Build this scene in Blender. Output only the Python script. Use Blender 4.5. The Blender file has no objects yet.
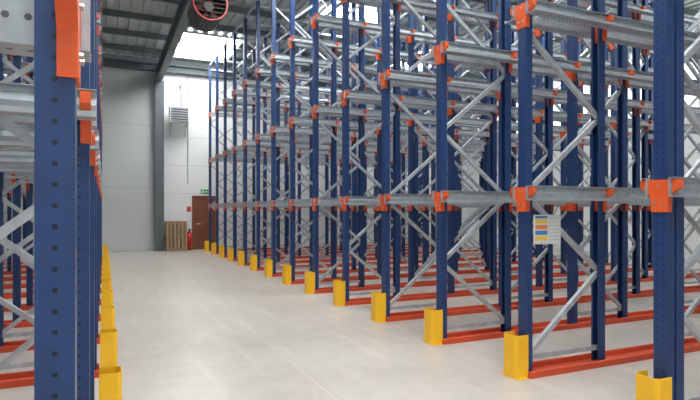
import bpy, math, random
from mathutils import Vector
random.seed(4)
D=bpy.data; C=bpy.context; S=C.scene
try:
    S.view_settings.view_transform='Standard'
    S.view_settings.exposure=0.0
except Exception: pass

# ---------------------------------------------------------------- materials
def newmat(name):
    m=D.materials.new(name); m.use_nodes=True
    nt=m.node_tree; b=nt.nodes['Principled BSDF']
    return m,nt,b
def N(nt,t,**k):
    n=nt.nodes.new(t)
    for a,v in k.items(): setattr(n,a,v)
    return n
def noisemat(name,c1,c2,rough=.5,metal=0,scale=6,bump=0,spec=None,detail=4):
    m,nt,b=newmat(name)
    g=N(nt,'ShaderNodeNewGeometry')
    no=N(nt,'ShaderNodeTexNoise'); no.inputs['Scale'].default_value=scale; no.inputs['Detail'].default_value=detail
    nt.links.new(g.outputs['Position'],no.inputs['Vector'])
    r=N(nt,'ShaderNodeValToRGB'); r.color_ramp.elements[0].position=.3; r.color_ramp.elements[1].position=.7
    r.color_ramp.elements[0].color=(*c1,1); r.color_ramp.elements[1].color=(*c2,1)
    nt.links.new(no.outputs['Fac'],r.inputs[0]); nt.links.new(r.outputs[0],b.inputs['Base Color'])
    b.inputs['Roughness'].default_value=rough; b.inputs['Metallic'].default_value=metal
    if spec is not None: b.inputs['Specular IOR Level'].default_value=spec
    if bump:
        bp=N(nt,'ShaderNodeBump'); bp.inputs['Strength'].default_value=bump; bp.inputs['Distance'].default_value=.01
        nt.links.new(no.outputs['Fac'],bp.inputs['Height']); nt.links.new(bp.outputs[0],b.inputs['Normal'])
    return m
def math_(nt,op,a,bv=None,clamp=False):
    n=N(nt,'ShaderNodeMath',operation=op); n.use_clamp=clamp
    for i,v in enumerate((a,bv)):
        if v is None: continue
        if isinstance(v,(int,float)): n.inputs[i].default_value=v
        else: nt.links.new(v,n.inputs[i])
    return n.outputs[0]

def perfmat(name,base,hole,rad,off,rough,metal):
    m,nt,b=newmat(name)
    uv=N(nt,'ShaderNodeUVMap'); sp=N(nt,'ShaderNodeSeparateXYZ'); nt.links.new(uv.outputs[0],sp.inputs[0])
    a=math_(nt,'ABSOLUTE',sp.outputs[0]); a=math_(nt,'SUBTRACT',a,off)
    v=math_(nt,'DIVIDE',sp.outputs[1],.05); v=math_(nt,'FRACT',v); v=math_(nt,'SUBTRACT',v,.5); v=math_(nt,'MULTIPLY',v,.05)
    d=math_(nt,'ADD',math_(nt,'MULTIPLY',a,a),math_(nt,'MULTIPLY',v,v))
    h=math_(nt,'LESS_THAN',d,rad**2)
    g=N(nt,'ShaderNodeNewGeometry')
    no=N(nt,'ShaderNodeTexNoise'); no.inputs['Scale'].default_value=14
    nt.links.new(g.outputs['Position'],no.inputs['Vector'])
    r=N(nt,'ShaderNodeValToRGB'); r.color_ramp.elements[0].position=.3; r.color_ramp.elements[1].position=.7
    r.color_ramp.elements[0].color=(*[c*.86 for c in base],1); r.color_ramp.elements[1].color=(*[c*1.12 for c in base],1)
    nt.links.new(no.outputs['Fac'],r.inputs[0])
    mx=N(nt,'ShaderNodeMix',data_type='RGBA')
    nt.links.new(h,mx.inputs['Factor'])
    nt.links.new(r.outputs[0],mx.inputs['A']); mx.inputs['B'].default_value=(*hole,1)
    nt.links.new(mx.outputs['Result'],b.inputs['Base Color'])
    b.inputs['Roughness'].default_value=rough; b.inputs['Metallic'].default_value=metal
    return m
M_blue=perfmat('blue_paint_perforated',(.013,.045,.150),(.004,.008,.02),.0065,.025,.38,0)
M_rail=perfmat('galvanised_rail_perforated',(.41,.45,.48),(.10,.11,.12),.009,.0,.46,.4)
M_orange=noisemat('orange_paint',(.78,.10,.02),(.84,.13,.028),.42)
M_red=noisemat('red_rail_paint',(.56,.062,.018),(.68,.09,.028),.5,scale=3)
M_yellow=noisemat('yellow_paint',(.92,.50,.012),(.97,.56,.02),.40,scale=3)
M_galv=noisemat('galvanised_steel',(.37,.41,.44),(.55,.58,.61),.44,.4,scale=12)
M_deck=noisemat('roof_deck_steel',(.48,.53,.53),(.56,.61,.61),.6,.05,scale=2)
M_dark=noisemat('dark_grey_steel',(.10,.12,.13),(.13,.15,.16),.5,scale=3)
M_purlin=noisemat('purlin_steel',(.17,.20,.20),(.21,.24,.24),.5,scale=3)
M_drum=noisemat('black_steel',(.02,.02,.022),(.035,.035,.037),.5,scale=3)
M_white=noisemat('white_enamel',(.66,.68,.67),(.74,.75,.74),.5,scale=3)
M_wood=noisemat('pallet_wood',(.28,.18,.10),(.42,.29,.17),.8,scale=14)
M_door=noisemat('brown_door_paint',(.20,.065,.03),(.25,.085,.04),.5,scale=3)
M_green=noisemat('green_sign',(.02,.30,.12),(.03,.36,.15),.5)
M_black=noisemat('black_rubber',(.012,.012,.012),(.02,.02,.02),.6)
M_extred=noisemat('extinguisher_red',(.60,.02,.015),(.65,.03,.02),.3)
M_blade=noisemat('dark_red_blade',(.10,.018,.012),(.14,.025,.018),.4)
M_steelbolt=noisemat('bolt_zinc',(.5,.5,.48),(.6,.6,.58),.35,.8)
M_pblue=noisemat('placard_blue',(.05,.2,.5),(.07,.24,.55),.5)
M_pyel=noisemat('placard_yellow',(.8,.55,.08),(.85,.6,.1),.5)
M_porg=noisemat('placard_orange',(.75,.22,.08),(.8,.26,.1),.5)

# concrete floor
def floormat():
    m,nt,b=newmat('polished_concrete')
    g=N(nt,'ShaderNodeNewGeometry')
    def noise(sc,de,dist=0,vec=None):
        n=N(nt,'ShaderNodeTexNoise'); n.inputs['Scale'].default_value=sc; n.inputs['Detail'].default_value=de; n.inputs['Distortion'].default_value=dist
        nt.links.new(vec or g.outputs['Position'],n.inputs['Vector']); return n
    n1=noise(.6,5,.2); n2=noise(4,6,.1); n3=noise(40,5)
    s=math_(nt,'ADD',math_(nt,'MULTIPLY',n1.outputs[0],.5),math_(nt,'MULTIPLY',n2.outputs[0],.28))
    s=math_(nt,'ADD',s,math_(nt,'MULTIPLY',n3.outputs[0],.22))
    r=N(nt,'ShaderNodeValToRGB'); e=r.color_ramp.elements
    e[0].position=.34; e[0].color=(.385,.35,.315,1); e[1].position=.66; e[1].color=(.545,.51,.465,1)
    nt.links.new(s,r.inputs[0])
    # faint tyre scuffs
    mp=N(nt,'ShaderNodeMapping'); mp.inputs['Scale'].default_value=(2.2,.30,1); mp.inputs['Rotation'].default_value=(0,0,.22)
    nt.links.new(g.outputs['Position'],mp.inputs['Vector'])
    n4=noise(2.2,7,.6,mp.outputs[0])
    sc=N(nt,'ShaderNodeMapRange'); sc.inputs['From Min'].default_value=.52; sc.inputs['From Max'].default_value=.75; sc.inputs['To Max'].default_value=.5
    nt.links.new(n4.outputs[0],sc.inputs['Value'])
    mx0=N(nt,'ShaderNodeMix',data_type='RGBA'); nt.links.new(sc.outputs[0],mx0.inputs['Factor'])
    nt.links.new(r.outputs[0],mx0.inputs['A']); mx0.inputs['B'].default_value=(.60,.565,.52,1)
    sp=N(nt,'ShaderNodeSeparateXYZ'); nt.links.new(g.outputs['Position'],sp.inputs[0])
    def joint(c,off,per):
        x=math_(nt,'DIVIDE',math_(nt,'ADD',c,off),per); x=math_(nt,'FRACT',x); x=math_(nt,'SUBTRACT',x,.5)
        x=math_(nt,'ABSOLUTE',x); return math_(nt,'LESS_THAN',x,.005/per)
    j=math_(nt,'MAXIMUM',joint(sp.outputs[0],1.25,6.0),joint(sp.outputs[1],1.0,6.0))
    mx=N(nt,'ShaderNodeMix',data_type='RGBA'); nt.links.new(math_(nt,'MULTIPLY',j,.7),mx.inputs['Factor'])
    nt.links.new(mx0.outputs['Result'],mx.inputs['A']); mx.inputs['B'].default_value=(.68,.62,.54,1)
    nt.links.new(mx.outputs['Result'],b.inputs['Base Color'])
    rr=N(nt,'ShaderNodeMapRange'); rr.inputs['To Min'].default_value=.24; rr.inputs['To Max'].default_value=.44
    nt.links.new(n1.outputs[0],rr.inputs['Value']); nt.links.new(rr.outputs[0],b.inputs['Roughness'])
    return m
M_floor=floormat()
def wallmat(name,col,per,linecol):
    m,nt,b=newmat(name)
    g=N(nt,'ShaderNodeNewGeometry'); sp=N(nt,'ShaderNodeSeparateXYZ'); nt.links.new(g.outputs['Position'],sp.inputs[0])
    x=math_(nt,'DIVIDE',sp.outputs[2],per); x=math_(nt,'FRACT',x); x=math_(nt,'LESS_THAN',x,.022/per)
    n=N(nt,'ShaderNodeTexNoise'); n.inputs['Scale'].default_value=.8; nt.links.new(g.outputs['Position'],n.inputs['Vector'])
    r=N(nt,'ShaderNodeValToRGB'); r.color_ramp.elements[0].color=(*[c*.92 for c in col],1); r.color_ramp.elements[1].color=(*[min(c*1.07,.92) for c in col],1)
    nt.links.new(n.outputs[0],r.inputs[0])
    mx=N(nt,'ShaderNodeMix',data_type='RGBA'); nt.links.new(x,mx.inputs['Factor'])
    nt.links.new(r.outputs[0],mx.inputs['A']); mx.inputs['B'].default_value=(*linecol,1)
    nt.links.new(mx.outputs['Result'],b.inputs['Base Color']); b.inputs['Roughness'].default_value=.6
    return m
M_wallA=wallmat('wall_concrete_panel',(.53,.56,.55),2.4,(.40,.43,.43))
M_wallB=wallmat('wall_white_panel',(.79,.81,.81),1.1,(.58,.61,.61))
def emis(name,col,st):
    m,nt,b=newmat(name)
    b.inputs['Base Color'].default_value=(.8,.8,.8,1)
    b.inputs['Emission Color'].default_value=(*col,1); b.inputs['Emission Strength'].default_value=st
    return m
M_sky=emis('polycarbonate_daylight',(.98,.99,.98),18.5)
M_addglow=emis('added_wall_glow',(.90,1.0,.95),1.6)  # glow for the panels added on the right wall

# ---------------------------------------------------------------- mesh builder
class MB:
    def __init__(s): s.v=[];s.f=[];s.uv=[];s.mi=[]
    def prism(s,prof,fn,t0,t1,uvs=None,mi=0):
        """prof 2d closed list; fn(a,b,t)->xyz"""
        n=len(prof);o=len(s.v)
        for t in (t0,t1):
            for a,b in prof: s.v.append(fn(a,b,t))
        for i in range(n):
            j=(i+1)%n
            s.f.append((o+i,o+j,o+n+j,o+n+i))
            if uvs and uvs[i]: u0,u1=uvs[i]
            else: u0=u1=1
            s.uv+= [(u0,t0),(u1,t0),(u1,t1),(u0,t1)]; s.mi.append(mi)
        s.f.append(tuple(o+i for i in reversed(range(n)))); s.uv+=[(1,0)]*n; s.mi.append(mi)
        s.f.append(tuple(o+n+i for i in range(n))); s.uv+=[(1,0)]*n; s.mi.append(mi)
    def box(s,x0,x1,y0,y1,z0,z1,mi=0):
        s.prism([(x0,y0),(x1,y0),(x1,y1),(x0,y1)],lambda a,b,t:(a,b,t),z0,z1,mi=mi)
    def bar(s,p,q,w,h,up=(0,0,1),mi=0,prof=None):
        p=Vector(p);q=Vector(q);d=(q-p);L=d.length;d.normalize();up=Vector(up)
        sd=d.cross(up).normalized();u2=sd.cross(d).normalized()
        if prof is None: prof=[(-w/2,-h/2),(w/2,-h/2),(w/2,h/2),(-w/2,h/2)]
        s.prism(prof,lambda a,b,t:tuple(p+sd*a+u2*b+d*t),0,L,mi=mi)
    def cyl(s,p,q,r,n=16,mi=0,r2=None):
        p=Vector(p);q=Vector(q);d=(q-p).normalized()
        up=Vector((0,0,1)) if abs(d.z)<.9 else Vector((1,0,0))
        a=d.cross(up).normalized();b=a.cross(d)
        r2=r if r2 is None else r2
        o=len(s.v)
        for c,rr in ((p,r),(q,r2)):
            for i in range(n):
                t=2*math.pi*i/n; s.v.append(tuple(c+a*rr*math.cos(t)+b*rr*math.sin(t)))
        for i in range(n):
            j=(i+1)%n; s.f.append((o+i,o+j,o+n+j,o+n+i)); s.uv+=[(1,0)]*4; s.mi.append(mi)
        s.f.append(tuple(o+i for i in reversed(range(n)))); s.uv+=[(1,0)]*n; s.mi.append(mi)
        s.f.append(tuple(o+n+i for i in range(n))); s.uv+=[(1,0)]*n; s.mi.append(mi)
    def ob(s,name,mats,parent=None,bevel=0,smooth=False):
        me=D.meshes.new(name); me.from_pydata(s.v,[],s.f)
        uvl=me.uv_layers.new(name='UVMap')
        for i,u in enumerate(s.uv): uvl.data[i].uv=u
        if not isinstance(mats,(list,tuple)): mats=[mats]
        for m in mats: me.materials.append(m)
        for p,i in zip(me.polygons,s.mi): p.material_index=i
        import bmesh
        bm=bmesh.new(); bm.from_mesh(me); bmesh.ops.recalc_face_normals(bm,faces=bm.faces); bm.to_mesh(me); bm.free()
        o=D.objects.new(name,me); S.collection.objects.link(o)
        if parent: o.parent=parent
        if bevel:
            b=o.modifiers.new('bevel','BEVEL'); b.width=bevel; b.segments=2; b.limit_method='ANGLE'
        if smooth:
            for p in me.polygons: p.use_smooth=len(p.vertices)==4
        return o
def empty(name):
    e=D.objects.new(name,None); S.collection.objects.link(e); e.empty_display_size=.3; return e

# ---------------------------------------------------------------- room
YB=22.0; XL=-9.0; XR=16.5; YF=-5.0; ZC=7.4
m=MB(); m.box(XL-.2,XR+.2,YF-.2,YB+.2,-.2,0); m.ob('floor',M_floor)
m=MB(); m.box(XL-.2,1.95,YB,YB+.2,0,ZC,mi=0); m.box(1.95,XR+.2,YB,YB+.2,0,ZC,mi=1); m.ob('wall_back',[M_wallA,M_wallB])
m=MB(); m.box(XL-.2,XL,YF,YB,0,ZC); m.ob('wall_left',M_wallB)
m=MB(); m.box(XR,XR+.2,YF,YB,0,ZC); m.ob('wall_right',M_wallB)
m=MB(); m.box(XL-.2,XR+.2,YF-.2,YF,0,ZC); m.ob('wall_front',M_wallB)
# framed glowing panels added high on the right wall to brighten the upper right
for k in range(4):
    y0=2.5+4.8*k; y1=y0+4.3
    e=empty('added_glow_panel_%d'%(k+1))
    m=MB(); m.box(XR-.03,XR-.01,y0,y1,4.7,6.9); m.ob('glow_sheet',M_addglow,e)
    m=MB()
    for zz in (4.64,6.9): m.box(XR-.06,XR-.01,y0-.06,y1+.06,zz,zz+.06)
    for i in range(5):
        yy=y0+(y1-y0)*i/4; m.box(XR-.06,XR-.03,yy-.025,yy+.025,4.7,6.9)
    m.ob('frame',M_white,e)
m=MB(); prof=[];x=XL-.2
while x<XR+.2:
    prof+=[(x,ZC),(x+.16,ZC),(x+.19,ZC+.07),(x+.29,ZC+.07)]; x+=.32
prof+=[(x,ZC),(x,ZC+.2),(XL-.2,ZC+.2)]
m.prism(prof,lambda a,b,t:(a,t,b),YF-.2,YB+.2); m.ob('ceiling',M_deck)
Iprof=lambda w,h,t=.015:[(-w/2,-h/2),(w/2,-h/2),(w/2,-h/2+t),(t/2,-h/2+t),(t/2,h/2-t),(w/2,h/2-t),(w/2,h/2),(-w/2,h/2),(-w/2,h/2-t),(-t/2,h/2-t),(-t/2,-h/2+t),(-w/2,-h/2+t)]
m=MB(); y=YF+1.2
while y<YB-.5:
    m.bar((XL,y,ZC-.09),(XR,y,ZC-.09),0,0,prof=Iprof(.09,.18,.012)); y+=1.75
m.ob('roof_purlins',M_purlin)
m=MB()
for bx in (-5.2,1.92,):
    m.bar((bx,YF,6.76),(bx,YB-.02,6.76),0,0,prof=Iprof(.22,.50,.02))
m.ob('roof_beams',M_dark)
m=MB(); m.bar((XL,YB-.14,7.0),(XR,YB-.14,7.0),0,0,prof=Iprof(.22,.26,.02)); m.ob('trim_eave_beam',M_dark)
for cx in (1.92,-5.2):
    m=MB(); 
    m.prism(Iprof(.34,.24,.025),lambda a,b,t,cx=cx:(cx+a,YB-.16+b*.98,t),0,6.5)
    m.ob('steel_column',M_dark)
def skylight(x0,x1,y0,y1):
    e=empty('skylight')
    m=MB(); z=ZC-.03
    m.box(x0,x1,y0,y1,z,z+.02); m.ob('diffuser',M_sky,e)
    m=MB(); t=.06
    m.box(x0-t,x1+t,y0-t,y0,z-.05,ZC); m.box(x0-t,x1+t,y1,y1+t,z-.05,ZC)
    m.box(x0-t,x0,y0,y1,z-.05,ZC); m.box(x1,x1+t,y0,y1,z-.05,ZC)
    m.ob('frame',M_white,e)
for b in [(2.3,4.3,18.2,21.2),(2.4,4.4,8.6,11.6),(2.2,4.2,2.4,5.4),(-.6,1.4,-3.5,1),(5.8,7.8,12.4,15.6),(6.4,8,6.6,9.2),(7,9,.6,3.4),
          (11,12.6,4.6,7.4),(11,12.6,10.6,13.4),(10.4,12,16.8,20),(13.6,15.6,1,3.6),(-4.4,-2.6,2.4,5.4),(-4.4,-2.6,9,12),(-4.4,-2.6,15.6,18.6)]:
    skylight(*b)

# ---------------------------------------------------------------- racks
PITCH=1.4; W=.05; DP=.085; T=.004
PROF=[(-W,0),(W,0),(W,DP),(W-.02,DP),(W-.02,DP-T),(W-T,DP-T),(W-T,T),(-W+T,T),(-W+T,DP-T),(-W+.02,DP-T),(-W+.02,DP),(-W,DP)]
UVS=[None]*12; UVS[0]=(-W,W); UVS[1]=(-DP/2+.025,DP/2+.025); UVS[11]=(DP/2+.025,-DP/2+.025)
CONN=[(-.15,.09),(.15,.09),(.15,.035),(.10,0),(.068,-.03),(.062,-.14),(-.062,-.14),(-.068,-.03),(-.10,0),(-.15,.035)]
RP=[(.085,.105),(.085,-.035),(.21,-.035),(.21,-.01),(.205,-.01),(.205,-.030),(.09,-.030),(.09,.0),(.10,.035),(.09,.07),(.09,.10),(.125,.10),(.125,.105)]
RUV=[None]*13
RUV[0]=(-.07,.07); RUV[1]=(-.06,.06); RUV[6]=(-.06,.06)
def rail_prof(sg): return [(a*sg,b) for a,b in RP]
def build_rack(name,xf,sg,rows,frames,levels,top,braceph,double=()):
    e=empty(name)
    up=MB();br=MB();ra=MB();co=MB();fl=MB();bp=MB();bo=MB();tb=MB()
    xs=[]
    for a,b in frames: xs.append((a,1,a+DP/2)); xs.append((b,-1,b-DP/2))
    xend=frames[-1][1]
    for ri,y in enumerate(rows):
        if ri in double: up.prism(PROF,lambda a,b,t:(xf+sg*(.19-b),y+a,t),.012,top,uvs=UVS); bp.box(xf+sg*.07,xf+sg*.21,y-.08,y+.08,0,.014)
        for (u,d,c) in xs:
            up.prism(PROF,lambda a,b,t,u=u,d=d:(xf+sg*(u+d*b),y+a,t),.012,top,uvs=UVS)
            bp.box(xf+sg*(c)-.075,xf+sg*(c)+.075,y-.08,y+.08,0,.014)
            for z in levels:
                u0=u-d*.008; u1=u+d*(DP*.45)
                co.prism(CONN,lambda a,b,t,z=z:(t,y+a,z+b),xf+sg*u0,xf+sg*u1)
                for aa,zz in ((-.03,-.08),(.03,-.08),(0,.05)):
                    if u<1.3 and y<12: bo.cyl((xf+sg*u0,y+aa,z+zz),(xf+sg*(u0-d*.01),y+aa,z+zz),.009,8)
        for a,b in frames:
            z=.16;k=(ri+braceph)%2; ph=.78
            br.bar((xf+sg*(a+.03),y,z),(xf+sg*(b-.03),y,z),.035,.045)
            while z+ph<top-.05:
                p,q=(a+.04,b-.04) if k%2==0 else (b-.04,a+.04)
                br.bar((xf+sg*p,y,z),(xf+sg*q,y,z+ph),.035,.05,up=(0,1,0),prof=[(-.022,-.02),(.022,-.02),(.022,.02),(.018,.02),(.018,-.016),(-.018,-.016),(-.018,.02),(-.022,.02)])
                z+=ph;k+=1
            br.bar((xf+sg*(a+.03),y,top-.12),(xf+sg*(b-.03),y,top-.12),.035,.05)
        for z in levels:
            for s2 in (-1,1):
                if (ri==0 and s2==-1) or (ri==len(rows)-1 and s2==1): continue
                ra.prism(rail_prof(s2),lambda a,b,t,z=z:(t,y+a,z+b),xf+sg*(-.03),xf+sg*(xend+.05),uvs=RUV)
        fp=[(-.14,0),(.14,0),(.14,.06),(.125,.066),(.11,.06),(.10,.015),(-.10,.015),(-.11,.06),(-.125,.066),(-.14,.06)]
        fl.prism(fp,lambda a,b,t:(t,y+a,b),xf+sg*(-.02),xf+sg*(xend+.1))
    for u in (frames[0][1],frames[1][0],frames[-1][1]):
        tb.bar((xf+sg*u,rows[0],top+.03),(xf+sg*u,rows[-1],top+.03),.06,.06)
    tb.bar((xf+sg*.04,rows[0],top+.03),(xf+sg*.04,rows[-1],top+.03),.06,.06)
    xr=xf+sg*(xend+.03)
    for i in range(0,len(rows)-1,2):
        y0,y1=rows[i],rows[i+1]
        for z0,z1 in ((.2,2.4),(2.4,4.6),(4.6,top-.1)):
            br.bar((xr,y0,z0),(xr,y1,z1),.03,.03,up=(1,0,0)); br.bar((xr,y1,z0),(xr,y0,z1),.03,.03,up=(1,0,0))
    for i in range(len(rows)-1):
        y0,y1=rows[i],rows[i+1]; a,b=frames[0][1],frames[1][0]
        if i%2: a,b=b,a
        br.bar((xf+sg*a,y0,top-.02),(xf+sg*b,y1,top-.02),.03,.03)
        tb.bar((xr,y0,3.6),(xr,y1,3.6),.05,.08)
    up.ob('uprights',M_blue,e); br.ob('braces',M_galv,e)
    ra.ob('pallet_rails',M_rail,e)
    co.ob('rail_connectors',M_orange,e); fl.ob('floor_guide_rails',M_red,e); bp.ob('base_plates',M_red,e)
    bo.ob('bolts',M_steelbolt,e); tb.ob('top_ties',M_galv,e)
    return e
R0=2.59
rowsR=[R0+PITCH*i for i in range(-1,14)]
rowsL=[1.5+PITCH*i for i in range(14)]
build_rack('drive_in_pallet_rack',3.61,1,rowsR,[(0,1.05),(2.1,3.15),(4.2,5.25),(6.3,7.35),(8.4,9.45)],[1.69,3.43,5.14],7.0,0,double=(0,1))
build_rack('drive_in_pallet_rack',-.063,-1,rowsL,[(0,1.05),(2.0,3.05),(4.0,5.05)],[2.02,3.77,5.4],7.0,1)

# column guards
gm=MB()
gp=[(.15,-.095),(.03,-.095),(0,-.07),(0,.07),(.03,.095),(.15,.095),(.15,.089),(.033,.089),(.006,.067),(.006,-.067),(.033,-.089),(.15,-.089)]
gm.prism(gp,lambda a,b,t:(a,b,t),.008,.40)
gm.box(-.0,.13,-.12,.12,0,.008)
g0=gm.ob('column_guard',M_yellow); gmesh=g0.data
first=True
for y in rowsR:
    o=g0 if first else D.objects.new('column_guard',gmesh)
    if not first: S.collection.objects.link(o)
    first=False
    o.location=(3.455,y,0)
for y in rowsL:
    o=D.objects.new('column_guard',gmesh); S.collection.objects.link(o)
    o.location=(.118,y,0); o.rotation_euler=(0,0,math.pi)

# load placard on second right frame
e=empty('load_capacity_sign')
py=3.99-.065
m=MB(); m.box(3.69,4.03,py-.006,py,1.24,1.52); m.ob('board',M_white,e)
m=MB()
m.box(3.71,3.86,py-.008,py-.006,1.485,1.508,0)
for i,k in enumerate((1,2,0,1)):
    m.box(3.71,3.86,py-.008,py-.006,1.435-.053*i,1.475-.053*i,k)
m.ob('panels',[M_pblue,M_pyel,M_porg],e)
m=MB()
for i in range(7): m.box(3.88,4.015,py-.008,py-.006,1.48-.034*i,1.486-.034*i)
m.ob('text_lines',M_galv,e)

# ---------------------------------------------------------------- back wall items
e=empty('wall_fan_heater')
hx,hz=2.62,5.2
m=MB(); m.box(hx-.36,hx+.36,YB-.62,YB-.25,hz-.32,hz+.32); m.ob('casing',M_white,e,bevel=.02)
m=MB(); m.box(hx-.31,hx+.31,YB-.632,YB-.62,hz-.27,hz+.27); m.ob('outlet',M_dark,e)
m=MB()
for i in range(6): m.bar((hx-.31,YB-.65,hz-.23+.092*i),(hx+.31,YB-.65,hz-.23+.092*i),.035,.03)
m.ob('louvres',M_galv,e)
m=MB()
for s in(-.28,.28):
    m.box(hx+s-.02,hx+s+.02,YB-.6,YB,hz-.38,hz-.34); m.bar((hx+s,YB-.5,hz-.36),(hx+s,YB-.01,hz-.75),.03,.03)
m.cyl((hx+.1,YB-.4,hz+.3),(hx+.1,YB-.4,hz+1.2),.04); m.cyl((hx+.1,YB-.4,hz+1.2),(hx+.1,YB-.0,hz+1.2),.04)
m.ob('bracket_and_flue',M_galv,e)
# hanging air heater : open drum facing the aisle
e=empty('ceiling_air_heater'); fx,fy,fz=2.17,12.3,6.20
def ringtube(m,y0,y1,r,t=.02,n=32):
    for i in range(n):
        a=2*math.pi*i/n;b=2*math.pi*(i+1)/n
        m.prism([(r*math.cos(a),r*math.sin(a)),(r*math.cos(b),r*math.sin(b)),((r-t)*math.cos(b),(r-t)*math.sin(b)),((r-t)*math.cos(a),(r-t)*math.sin(a))],
                lambda p,q,s:(fx+p,s,fz+q),y0,y1)
m=MB(); ringtube(m,fy,fy+.9,.38); m.cyl((fx,fy+.5,fz),(fx,fy+.56,fz),.36,28); m.cyl((fx,fy+.2,fz),(fx,fy+.5,fz),.11,16); m.ob('drum',M_drum,e)
m=MB(); ringtube(m,fy-.02,fy+.02,.385,.022); m.ob('rim',M_extred,e)
m=MB()
for i in range(6):
    a=math.pi*i/3+.2
    m.bar((fx+.08*math.cos(a),fy+.3,fz+.08*math.sin(a)),(fx+.32*math.cos(a),fy+.3,fz+.32*math.sin(a)),.10,.012,up=(math.sin(a)*.5,1,-math.cos(a)*.5))
m.ob('fan_blades',M_blade,e)
m=MB()
for k in range(-3,4):
    h=math.sqrt(.36**2-(k*.1)**2); m.bar((fx-h,fy-.03,fz+k*.1),(fx+h,fy-.03,fz+k*.1),.01,.01)
m.ob('grille',M_drum,e)
m=MB()
for s in(.15,.75): m.cyl((fx,fy+s,fz+.37),(fx,fy+s,ZC),.015,8)
m.ob('hanger_rods',M_dark,e)
# door
e=empty('door_1')
m=MB(); m.box(3.24,4.10,YB-.05,YB-.005,.01,2.05); m.ob('leaf',M_door,e)
m=MB(); m.box(3.16,3.24,YB-.08,YB-.005,0,2.13); m.box(4.10,4.18,YB-.08,YB-.005,0,2.13); m.box(3.24,4.10,YB-.08,YB-.005,2.05,2.13); m.ob('frame',M_door,e)
m=MB(); m.box(3.32,3.36,YB-.11,YB-.05,1.0,1.04);m.box(3.32,3.48,YB-.12,YB-.10,1.0,1.04); m.ob('handle',M_steelbolt,e)
m=MB(); m.box(3.5,3.86,YB-.03,YB,2.2,2.38,0); m.box(3.54,3.62,YB-.035,YB-.03,2.24,2.34,1);m.box(3.66,3.82,YB-.035,YB-.03,2.27,2.31,1); m.ob('exit_sign',[M_green,M_white])
# extinguisher
e=empty('fire_extinguisher'); ex,ey=3.04,YB-.13
m=MB(); m.cyl((ex,ey,.05),(ex,ey,.66),.095,20); m.cyl((ex,ey,.66),(ex,ey,.75),.095,20,r2=.03); m.ob('cylinder',M_extred,e,smooth=True)
m=MB(); m.cyl((ex,ey,.0),(ex,ey,.05),.098,20); m.cyl((ex,ey,.75),(ex,ey,.80),.03,12); m.box(ex-.02,ex+.09,ey-.012,ey+.012,.80,.82)
m.cyl((ex-.03,ey-.02,.77),(ex-.10,ey-.03,.34),.012,8); m.ob('valve_and_hose',M_black,e)
m=MB(); m.box(ex-.08,ex+.08,YB-.01,YB,1.5,1.7); m.ob('extinguisher_sign',M_extred)
# leaning pallets
for k in range(3):
    e=empty('wooden_pallet')
    m=MB()
    for i in range(6): m.box(-.38+i*.136,-.38+i*.136+.08,-.07,-.05,0,1.12)
    for i in range(3):
        zz=[0,.51,1.02][i]
        m.box(-.38,.38,-.05,-.03,zz,zz+.1)
        for xx in(-.38,-.06,.26): m.box(xx,xx+.12,-.03,.05,zz,zz+.1)
    for xx in(-.38,-.06,.26): m.box(xx,xx+.12,.05,.07,0,1.12)
    o=m.ob('boards',M_wood,e)
    e.location=(2.50+.01*k,YB-.30-.155*k,.012); e.rotation_euler=(-.09,0,0)
m=MB(); m.cyl((3.0,YB-.03,2.6),(3.0,YB-.03,6.8),.02,8); m.ob('wall_conduit',M_galv)

# ---------------------------------------------------------------- world, camera
w=D.worlds.new('World'); S.world=w; w.use_nodes=True
w.node_tree.nodes['Background'].inputs[0].default_value=(.8,.9,1,1); w.node_tree.nodes['Background'].inputs[1].default_value=.6
cam=D.cameras.new('Camera'); co=D.objects.new('Camera',cam); S.collection.objects.link(co); S.camera=co
cam.sensor_width=36; cam.lens=36*540/700; cam.shift_y=10/700; cam.clip_start=.02
co.location=(0,0,1.565); co.rotation_euler=(math.radians(90),0,-math.atan(246/540))
